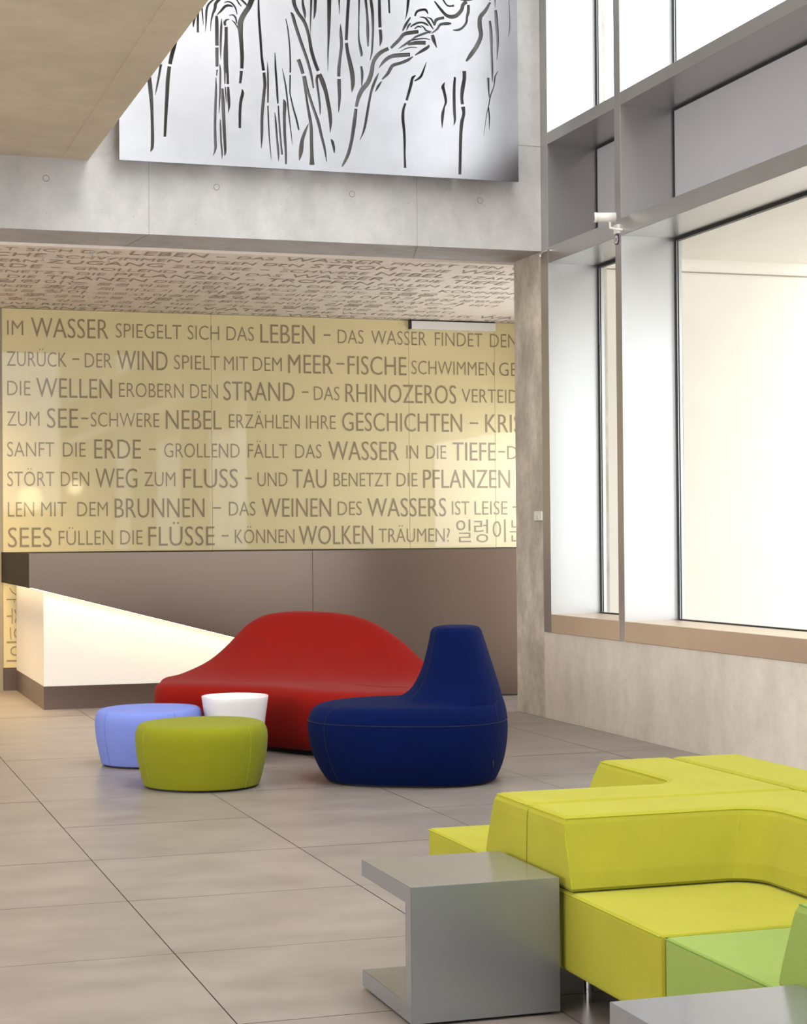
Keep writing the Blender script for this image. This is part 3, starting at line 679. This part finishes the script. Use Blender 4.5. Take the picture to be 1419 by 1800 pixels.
for f in F2:
    cx = sum(V2[i].x for i in f)/len(f); cz = sum(V2[i].y for i in f)/len(f)
    if not (PX0 < cx < PX1 and PZ0 < cz < PZ1): continue
    if any(b[0] <= cx <= b[1] and b[2] <= cz <= b[3] and winding(cx, cz, q) for b, q in zip(bbs, polys)): continue
    try:
        bm.faces.new([f_[i] for i in f]); bm.faces.new([b_[i] for i in f][::-1])
    except ValueError: continue
    for i in range(len(f)):
        a, b = f[i], f[(i+1) % len(f)]; k = (min(a, b), max(a, b)); ec.setdefault(k, []).append((a, b))
for k, v in ec.items():
    if len(v) == 1:
        a, b = v[0]
        fc = bm.faces.new((f_[b], f_[a], b_[a], b_[b])); fc.material_index = 1
bmesh.ops.delete(bm, geom=[v for v in bm.verts if not v.link_faces], context='VERTS')
rel = tag(empty('metal_relief', (PX0, PY, PZ0)), 'satin metal wall panel with cut-out forest of bare tree trunks', 'wall art')
sheet = build('cut_sheet', bm, 'plate', rel, normals=True); sheet.data.materials.append(MT['plate_edge']); sheet.location = (-PX0, -PY, -PZ0)
for x in (2.5, 3.5, 4.6):
    for z in (4.03, 6.0):
        b = cyl('spacer', (x, z), .012, PY+TH, BY0-.001, 'plate_edge', rel, 12, axis=1); b.location = (-PX0, -PY, -PZ0)

# ------------------------------------------------------------------ upholstered pieces
def at(px, depth):
    """floor point at a given distance along the view axis below a picture column"""
    f2 = Vector((FW.x, FW.y, 0)); r2 = Vector((RT.x, RT.y, 0))
    return f2/f2.length*depth*math.cos(PIT) + r2*((px-709.5)/F_PX*depth)
E1 = Vector((RT.x, RT.y, 0)); E2 = Vector((FW.x, FW.y, 0)).normalized()
ANG = math.atan2(E1.y, E1.x)

def sup(th, n_):
    c, s = math.cos(th), math.sin(th)
    return math.copysign(abs(c)**(2/n_), c), math.copysign(abs(s)**(2/n_), s)

def interp(tab, n_):
    """smooth (Catmull-Rom) resample of rows"""
    out = []
    for i in range(len(tab)-1):
        p0, p1, p2, p3 = tab[max(i-1, 0)], tab[i], tab[i+1], tab[min(i+2, len(tab)-1)]
        for k in range(n_):
            t = k/n_
            out.append([.5*((2*b)+(c-a)*t+(2*a-5*b+4*c-d)*t*t+(3*b-a-3*c+d)*t**3) for a, b, c, d in zip(p0, p1, p2, p3)])
    out.append(list(tab[-1])); return out

NS = 72
def pouf(label, group, loc, rz, hx, hy, hh, m_, sm, n_=2.25, seam_at=(.35, 3.5)):
    r = tag(empty('pouf', loc, rz), label, 'pouf', group)
    tab = [(.012, .875), (.035, .895), (.09, .935), (.17, .98), (.235, .998), (.27, 1.0), (.30, .988), (.322, .962), (.335, .925), (.342, .86), (.346, .6), (.348, .3), (.349, .05)]
    tab = [(z*hh/.349, s) for z, s in tab]
    rings = []
    for z, s in interp(tab, 3):
        ring = []
        for k in range(NS):
            a, b = sup(2*math.pi*k/NS, n_)
            egg = 1+.07*a
            ring.append((hx*s*a, hy*s*b*egg, z))
        rings.append(ring)
    build('cushion', loft(rings), m_, r, True)
    for sa in seam_at:
        pts = []
        for z, s in interp(tab[:9], 3):
            a, b = sup(sa, n_); pts.append((hx*s*a*1.001, hy*s*b*(1+.07*a)*1.001, z))
        bm = bmesh.new(); tube(bm, pts, .0022); build('seam', bm, sm, r)
    bm = bmesh.new(); z, s = (.318*hh/.349, .958)
    tube(bm, [(hx*s*sup(2*math.pi*k/NS, n_)[0], hy*s*sup(2*math.pi*k/NS, n_)[1]*(1+.07*sup(2*math.pi*k/NS, n_)[0]), z) for k in range(NS)], .0022, closed=True)
    build('seam', bm, sm, r)
    build('plinth', loft([[(hx*s*sup(2*math.pi*k/NS, n_)[0], hy*s*sup(2*math.pi*k/NS, n_)[1], z) for k in range(NS)] for z, s in ((0, .82), (.02, .82))]), 'base', r)
    return r
p = at(352, 10.14)
pouf('pear green oval felt pouf in front of the white tub table', 'oval felt poufs', p, ANG+.1, .362, .37, .356, 'pear', 'pear_seam', seam_at=(-.75, -2.6), n_=2.0)
p = at(259, 11.16)
pouf('periwinkle blue oval felt pouf behind the green pouf', 'oval felt poufs', p, ANG-.25, .31, .345, .342, 'peri', 'peri_seam', seam_at=(-2.05, -.6))

# white tub
tb = tag(empty('tub_table', at(411, 11.22)), 'small white tapered tub beside blue pouf, red sofa behind', 'tub')
prof = [(.0, .150), (.012, .158), (.12, .168), (.26, .184), (.36, .198), (.394, .203), (.400, .201), (.400, .194), (.394, .191), (.36, .187), (.30, .180), (.28, .172), (.278, .05)]
build('tub_shell', loft([[(r*math.cos(a*2*math.pi/64), r*math.sin(a*2*math.pi/64), z) for a in range(64)] for z, r in prof]), 'tub', tb, True)

# blue lounge chair
ch = tag(empty('lounge_chair', at(716, 10.33), ANG-.12), 'royal blue felt lounge chair with tall tapering back, facing left', 'chair')
#      z    x0    x1    w    n   yshift
tab = [(.014, -.458, .488, .385, 2.6, 0), (.03, -.470, .496, .395, 2.6, 0), (.08, -.503, .518, .425, 2.5, 0), (.15, -.535, .537, .455, 2.4, 0), (.23, -.556, .548, .474, 2.4, 0), (.29, -.564, .551, .480, 2.4, 0),
       (.34, -.562, .549, .478, 2.4, 0), (.385, -.546, .544, .466, 2.4, 0), (.415, -.515, .537, .448, 2.35, 0), (.430, -.455, .533, .430, 2.3, 0), (.437, -.35, .531, .408, 2.25, 0), (.443, -.20, .529, .386, 2.2, 0), (.456, -.075, .525, .362, 2.2, 0),
       (.50, .005, .512, .330, 2.25, 0), (.56, .048, .494, .300, 2.3, 0), (.64, .084, .469, .268, 2.35, 0), (.72, .106, .444, .236, 2.4, 0), (.79, .122, .422, .210, 2.4, 0), (.83, .130, .408, .194, 2.4, 0), (.850, .148, .390, .174, 2.4, 0), (.857, .19, .35, .135, 2.3, 0), (.859, .25, .285, .03, 2, 0)]
def chair_ring(row):
    z, x0, x1, w_, n_, ys_ = row; cx, hx = (x0+x1)/2, (x1-x0)/2; ring = []
    for k in range(96):
        a, b = sup(2*math.pi*k/96, n_)
        ring.append((cx+hx*a, ys_+w_*b*(1+.06*a), z))
    return ring
RR = interp(tab, 4)
build('upholstery', loft([chair_ring(r) for r in RR]), 'blue', ch, True)
bm = bmesh.new()
row = min(RR, key=lambda r: abs(r[0]-.335)); tube(bm, chair_ring(row), .0026, closed=True); build('seam', bm, 'blue_seam', ch)
for k in (90, 60):
    bm = bmesh.new(); tube(bm, [tuple(Vector(chair_ring(r)[k])+Vector((0, 0, 0))) for r in RR[:-9] if True], .0024); build('seam', bm, 'blue_seam', ch)
q = chair_ring(min(RR, key=lambda r: abs(r[0]-.13)))[89]
box('fabric_tag', (q[0]-.002, q[0]+.004, q[1]-.008, q[1]+.002, .10, .14), 'base', ch)
build('plinth', loft([[((a_[0])*.93, a_[1]*.93, z) for a_ in chair_ring(tab[0])] for z in (0, .02)]), 'base', ch)

# red sofa: stations along its length, (picture column, front distance, back distance, seat z, back z, where the rise starts 0..1)
so = tag(empty('wave_sofa', at(500, 12.1), ANG), 'red felt wave-shaped sofa with high curved back, behind the blue chair', 'sofa')
so_o = Vector(so.location)
sts = [(265, 12.18, 12.42, .33, .335, .5), (267.5, 12.04, 12.52, .385, .395, .5), (275, 11.94, 12.60, .408, .422, .5), (300, 11.86, 12.68, .418, .44, .45), (345, 11.80, 12.78, .420, .515, .38), (380, 11.76, 12.85, .420, .622, .34),
       (412, 11.72, 12.88, .420, .748, .33), (445, 11.66, 12.90, .420, .820, .34), (485, 11.56, 12.90, .420, .846, .37), (540, 11.36, 12.86, .418, .850, .44), (600, 11.20, 12.78, .416, .833, .50), (650, 11.14, 12.68, .414, .782, .54),
       (700, 11.16, 12.52, .412, .672, .56), (738, 11.24, 12.36, .41, .55, .56), (765, 11.36, 12.22, .40, .465, .55), (785, 11.50, 12.08, .385, .41, .5), (794, 11.66, 11.92, .33, .335, .5)]
def sofa_profile(df, db, zs, zb, rs):
    L_ = db-df; k = min(1, L_/.6)
    a = rs*L_                         # where the back begins to rise
    bt = .20*k                        # back thickness at the top
    hz = zb-zs
    c0 = L_-bt-.02*k
    pts = [(.115*k, .006), (.10*k, .03), (.06*k, .12), (.022*k, .21), (.0, .30), (.006*k, zs*.84), (.03*k, zs*.925), (.07*k, zs*.98), (.12*k, zs)]
    x1_ = max(a, .16*k)
    n_ = 9
    for i in range(n_+1):
        t = i/n_; x = .12*k+(c0-.12*k)*(i+1)/(n_+1)
        u_ = max(0, (x-x1_*.85)/(c0-x1_*.85)) if c0 > x1_ else 0
        pts.append((x, zs+hz*(u_**1.75)*.93))
    pts += [(c0+.03*k, zs+hz*.975), (c0+.075*k, zb), (c0+.125*k, zb-.005*k), (c0+.17*k, zb-.03*k-.02*hz), (L_-.01*k, zb*.86 if hz < .1 else zb-.09), (L_+.0, zs*.9+hz*.3), (L_, .30), (L_-.025*k, .2), (L_-.07*k, .1), (L_-.11*k, .04), (L_-.13*k, .006)]
    return pts
rings = []
for px, df, db, zs, zb, rs in interp([(*s,) for s in sts], 5):
    ring = []
    lat = (px-709.5)/F_PX*12.0
    for x, z in sofa_profile(df, db, zs, zb, rs):
        p = E2*(df+x)+E1*lat - so_o
        ring.append((p.dot(E1), p.dot(E2), z))
    rings.append(ring)
bm = loft(rings)
bmesh.ops.smooth_vert(bm, verts=bm.verts, factor=.5, use_axis_x=True, use_axis_y=True, use_axis_z=True)
build('upholstery', bm, 'red', so, True)
# seams: front edge and the line where seat turns into back
i0, i1 = 31, 62
sp = []
for i in range(i0, i1+1):
    t = (i-i0)/(i1-i0); f = 17.3-6.5*min(1, t*1.15); k = int(f); r = rings[i]
    sp.append(tuple(Vector(r[k]).lerp(Vector(r[k+1]), f-k)+Vector((0, -.001, .0012))))
bm = bmesh.new(); tube(bm, sp, .0025); build('seam', bm, 'red_seam', so)
pl = []
for r in rings: pl.append(r)
bm = bmesh.new()
fr = [Vector((r[0][0]*.97, r[0][1]+.06, 0)) for r in rings[6:-6]]; bk = [Vector((r[-1][0]*.97, r[-1][1]-.03, 0)) for r in rings[6:-6]]
loop = fr+bk[::-1]
lo = [bm.verts.new(p) for p in loop]; hi = [bm.verts.new(p+Vector((0, 0, .03))) for p in loop]; n_ = len(loop)
for i in range(n_): bm.faces.new((lo[i], lo[(i+1) % n_], hi[(i+1) % n_], hi[i]))
build('plinth', bm, 'base', so)

# ------------------------------------------------------------------ modular corner seats
MW = .927
def arc(cx, cy, r, a0, a1, n_): return [(cx+r*math.cos(a0+(a1-a0)*i/n_), cy+r*math.sin(a0+(a1-a0)*i/n_)) for i in range(n_+1)]
def l_outline(t, r, end):
    """plan of the L backrest: corner at origin, arms to -x and -y, thickness t, inner radius r, arm ends at -end"""
    pts = [(0, 0), (-end, 0), (-end, -t)]
    pts += arc(-t-r, -t-r, r, math.pi/2, 0, 20)
    pts += [(-t, -end), (0, -end)]
    return pts
def make_module(label, loc, rz, mm, sm, group):
    r = tag(empty('corner_seat_module', loc, rz), label, 'sofa module', group)
    W = MW-.006
    bm = bmesh.new(); add_box(bm, -W, -.003, -W, -.003, .115, .345, bevel=.016, seg=3)
    build('seat', bm, mm, r)
    # L backrest lofted in height
    rings = []
    for z, t, ins in ((.342, .325, .014), (.350, .345, .004), (.358, .35, 0), (.40, .337, 0), (.50, .296, 0), (.530, .284, .002), (.544, .276, .008), (.551, .262, .020)):
        o_ = []
        for x, y in l_outline(t-.003, .10+.02*(z-.345)/.2, W-.004*((z-.345)/.2)-ins):
            o_.append((min(x, -.003-ins), min(y, -.003-ins), z))
        rings.append(o_)
    bm = bmesh.new(); V = [[bm.verts.new(p) for p in q] for q in rings]; n_ = len(V[0])
    for i in range(len(V)-1):
        for k in range(n_): bm.faces.new((V[i][k], V[i][(k+1) % n_], V[i+1][(k+1) % n_], V[i+1][k]))
    bm.faces.new(V[0][::-1]); bm.faces.new(V[-1])
    build('backrest', bm, mm, r)
    # stitched seams
    bm = bmesh.new()
    q = rings[5]
    tube(bm, [(x-.0005, y-.0005, .5445) for x, y, z in [(a, b, c) for a, b, c in rings[6]][1:]], .002, 5)
    tube(bm, [(-W-.0005, -.004, .340-.001), (-W-.0005, -W+.01, .339)], .002, 5)
    tube(bm, [(-W+.004, -W-.0003, .340), (-.01, -W-.0003, .340)], .002, 5)
    tube(bm, [rings[2][2], rings[4][2], rings[6][2]], .002, 5)
    tube(bm, [rings[2][7], rings[4][7], rings[6][7]], .002, 5)
    build('seam', bm, sm, r)
    box('under_seat_shade', (-W+.24, -.02, -W+.20, -.02, .001, .1149), 'base', r)  # dark box added to deepen the shadow beneath the seat
    for x in (-.11, -W+.11):
        for y in (-.11-.09, -W+.11):
            cyl('leg', (x, y), .014, 0, .117, 'chrome', r, 16)
    return r
MX, MY = 2.958, 5.147
grp = 'lime corner seats joined back to back'
make_module('lime corner seat facing the camera, right next to the silver side table', (MX, MY, 0), 0, 'lime', 'lime_seam', grp)
make_module('lime corner seat facing left-back toward the blue chair, seat end behind the silver table', (MX, MY, 0), -H, 'lime', 'lime_seam', grp)
make_module('lime corner seat farthest away, by the concrete parapet', (MX, MY, 0), math.pi, 'lime', 'lime_seam', grp)
make_module('lime corner seat at right edge of picture, only its back top showing', (MX, MY, 0), H, 'lime', 'lime_seam', grp)
make_module('leaf green corner seat in the lower right corner, beside the nearest silver table', (MX, MY-2*MW, 0), -H, 'green', 'green_seam', None)

def side_table(label, x, y):
    r = tag(empty('side_table', (x, y, 0)), label, 'table', 'silver C-shaped side tables')
    w_, d_, h_, t = .443, .475, .385, .048
    prism('frame', [(0, .008), (d_, .008), (d_, .008+t), (t, .008+t), (t, h_-t), (d_, h_-t), (d_, h_), (0, h_)], 0, 0, w_, 'table', r, bevel=.0012)
    box('foot_plinth', (.02, w_-.02, .02, d_-.02, 0, .0085), 'base', r)
    return r
side_table('silver C-shaped side table standing left of the lime corner seat', 1.574, 4.845)
side_table('silver side table cut off at the bottom right corner, beside the leaf green seat', 1.575, 3.045)

# ------------------------------------------------------------------ small fittings
p = on_plane(1083, 382, 0, WX-.05)
sc = tag(empty('security_camera', p), 'small white bullet camera on the grey window mullion', 'camera')
d_ = -E1; bm = bmesh.new(); tube(bm, [tuple(d_*.0), tuple(d_*.13)], .032, 20); build('camera_body', bm, 'cam', sc, True)
bm = bmesh.new(); tube(bm, [tuple(d_*.13), tuple(d_*.145)], .034, 20); build('camera_hood', bm, 'cam', sc)
bm = bmesh.new(); tube(bm, [tuple(d_*.146), tuple(d_*.148)], .022, 16); build('lens', bm, 'table', sc)
bm = bmesh.new(); tube(bm, [tuple(d_*.04+Vector((0, 0, -.03))), tuple(d_*.04+Vector((0, 0, -.07))), (.02, 0, -.082), (.045, .0, -.082)], .009, 10); build('bracket', bm, 'cam', sc)
q = on_plane(1085, 403, 0, WX-.012)
box('junction_box', (q.x-p.x-.012, q.x-p.x+.008, q.y-p.y-.03, q.y-p.y+.03, q.z-p.z-.03, q.z-p.z+.03), 'cam', sc)
q = on_plane(1084.5, 421, 0, WX-.005)
bm = bmesh.new()
tube(bm, [(0, 0, 0), (-.004, 0, 0)], .036, 24); s_ = build('round_sticker', bm, 'sticker', None); s_.location = q
tag(s_, 'tiny round violet sticker on mullion under the security camera', 'sticker')
bm = bmesh.new(); tube(bm, [(-.0042, 0, 0), (-.0052, 0, 0)], .027, 20); build('sticker_disc', bm, 'cam', s_)
bm = bmesh.new()
for zz, hw in ((.008, .016), (-.002, .02), (-.012, .014)): add_box(bm, -.0062, -.0050, -hw, hw, zz-.003, zz+.003)
build('sticker_print', bm, 'sticker', s_)
q = on_plane(948, 907, 0, WX)
sw = box('switch_plate', (WX-.012, WX-.0005, q.y-.075, q.y+.075, q.z-.034, q.z+.034), 'cam', None, bevel=.002, seg=1)
tag(sw, 'small white switch plate on the concrete column', 'switch')
box('button', (WX-.016, WX-.012, q.y-.02, q.y+.02, q.z-.022, q.z+.005), 'tub', sw, bevel=.001, seg=1)
q = on_plane(950, 449, 0, WX-.03); q2 = on_plane(963, 440, 0, WX-.03)
bm = bmesh.new(); tube(bm, [tuple(q-q), tuple((q2-q)*.3+Vector((0, 0, .012))), tuple(q2-q), tuple(q2-q+Vector((.03, 0, 0)))], .005, 8)
hk = build('cable_hook', bm, 'chrome', None); hk.location = q; tag(hk, 'small bent metal hook at top of the column beside window frame', 'hook')
cyl('hook_end', (0, 0), .012, -.012, .006, 'frame', hk, 12)
for i, (px, py) in enumerate(((162, 446), (75, 452), (191, 456), (500, 470), (380, 545), (870, 558))):
    q = on_plane(px, py, 2, CZ-.02); nm = tag(empty('ceiling_sprinkler', (q.x, q.y, CZ)), ('tiny sprinkler head on lettered ceiling, second from left', 'tiny sprinkler head on lettered ceiling, leftmost', 'tiny sprinkler head on lettered ceiling, third from left', 'tiny sprinkler head near the middle of lettered ceiling', 'tiny sprinkler head where ceiling meets glass, left of centre', 'tiny sprinkler head above the white door header')[i], 'sprinkler', 'ceiling sprinklers')
    cyl('rosette', (0, 0), .022, -.006, -.0045, 'cam', nm, 14); cyl('sprinkler_head', (0, 0), .008, -.045, -.006, 'chrome', nm, 10); cyl('deflector', (0, 0), .014, -.05, -.045, 'chrome', nm, 12)
# round pendant lamps behind the camera, mirrored faintly in the glass
for px_, py_, y, r_ in ((53, 877, -2.2, .23), (132, 857, -5.0, .15)):
    q = on_plane(px_, py_, 1, 2*GY-y); x, z = q.x, q.z
    bm = bmesh.new(); bmesh.ops.create_uvsphere(bm, u_segments=24, v_segments=16, radius=r_)
    l_ = build('globe_lamp', bm, 'lamp', None, True); l_.location = (x, y, z); tag(l_, 'glowing pendant globe behind the camera, %s one' % ('nearer' if y > -3 else 'farther'), 'lamp', 'pendant globes')
    cyl('cord', (0, 0), .004, r_-.01, 9.99-z if x > ex(y) else 3.97-z, 'gasket', l_, 8)
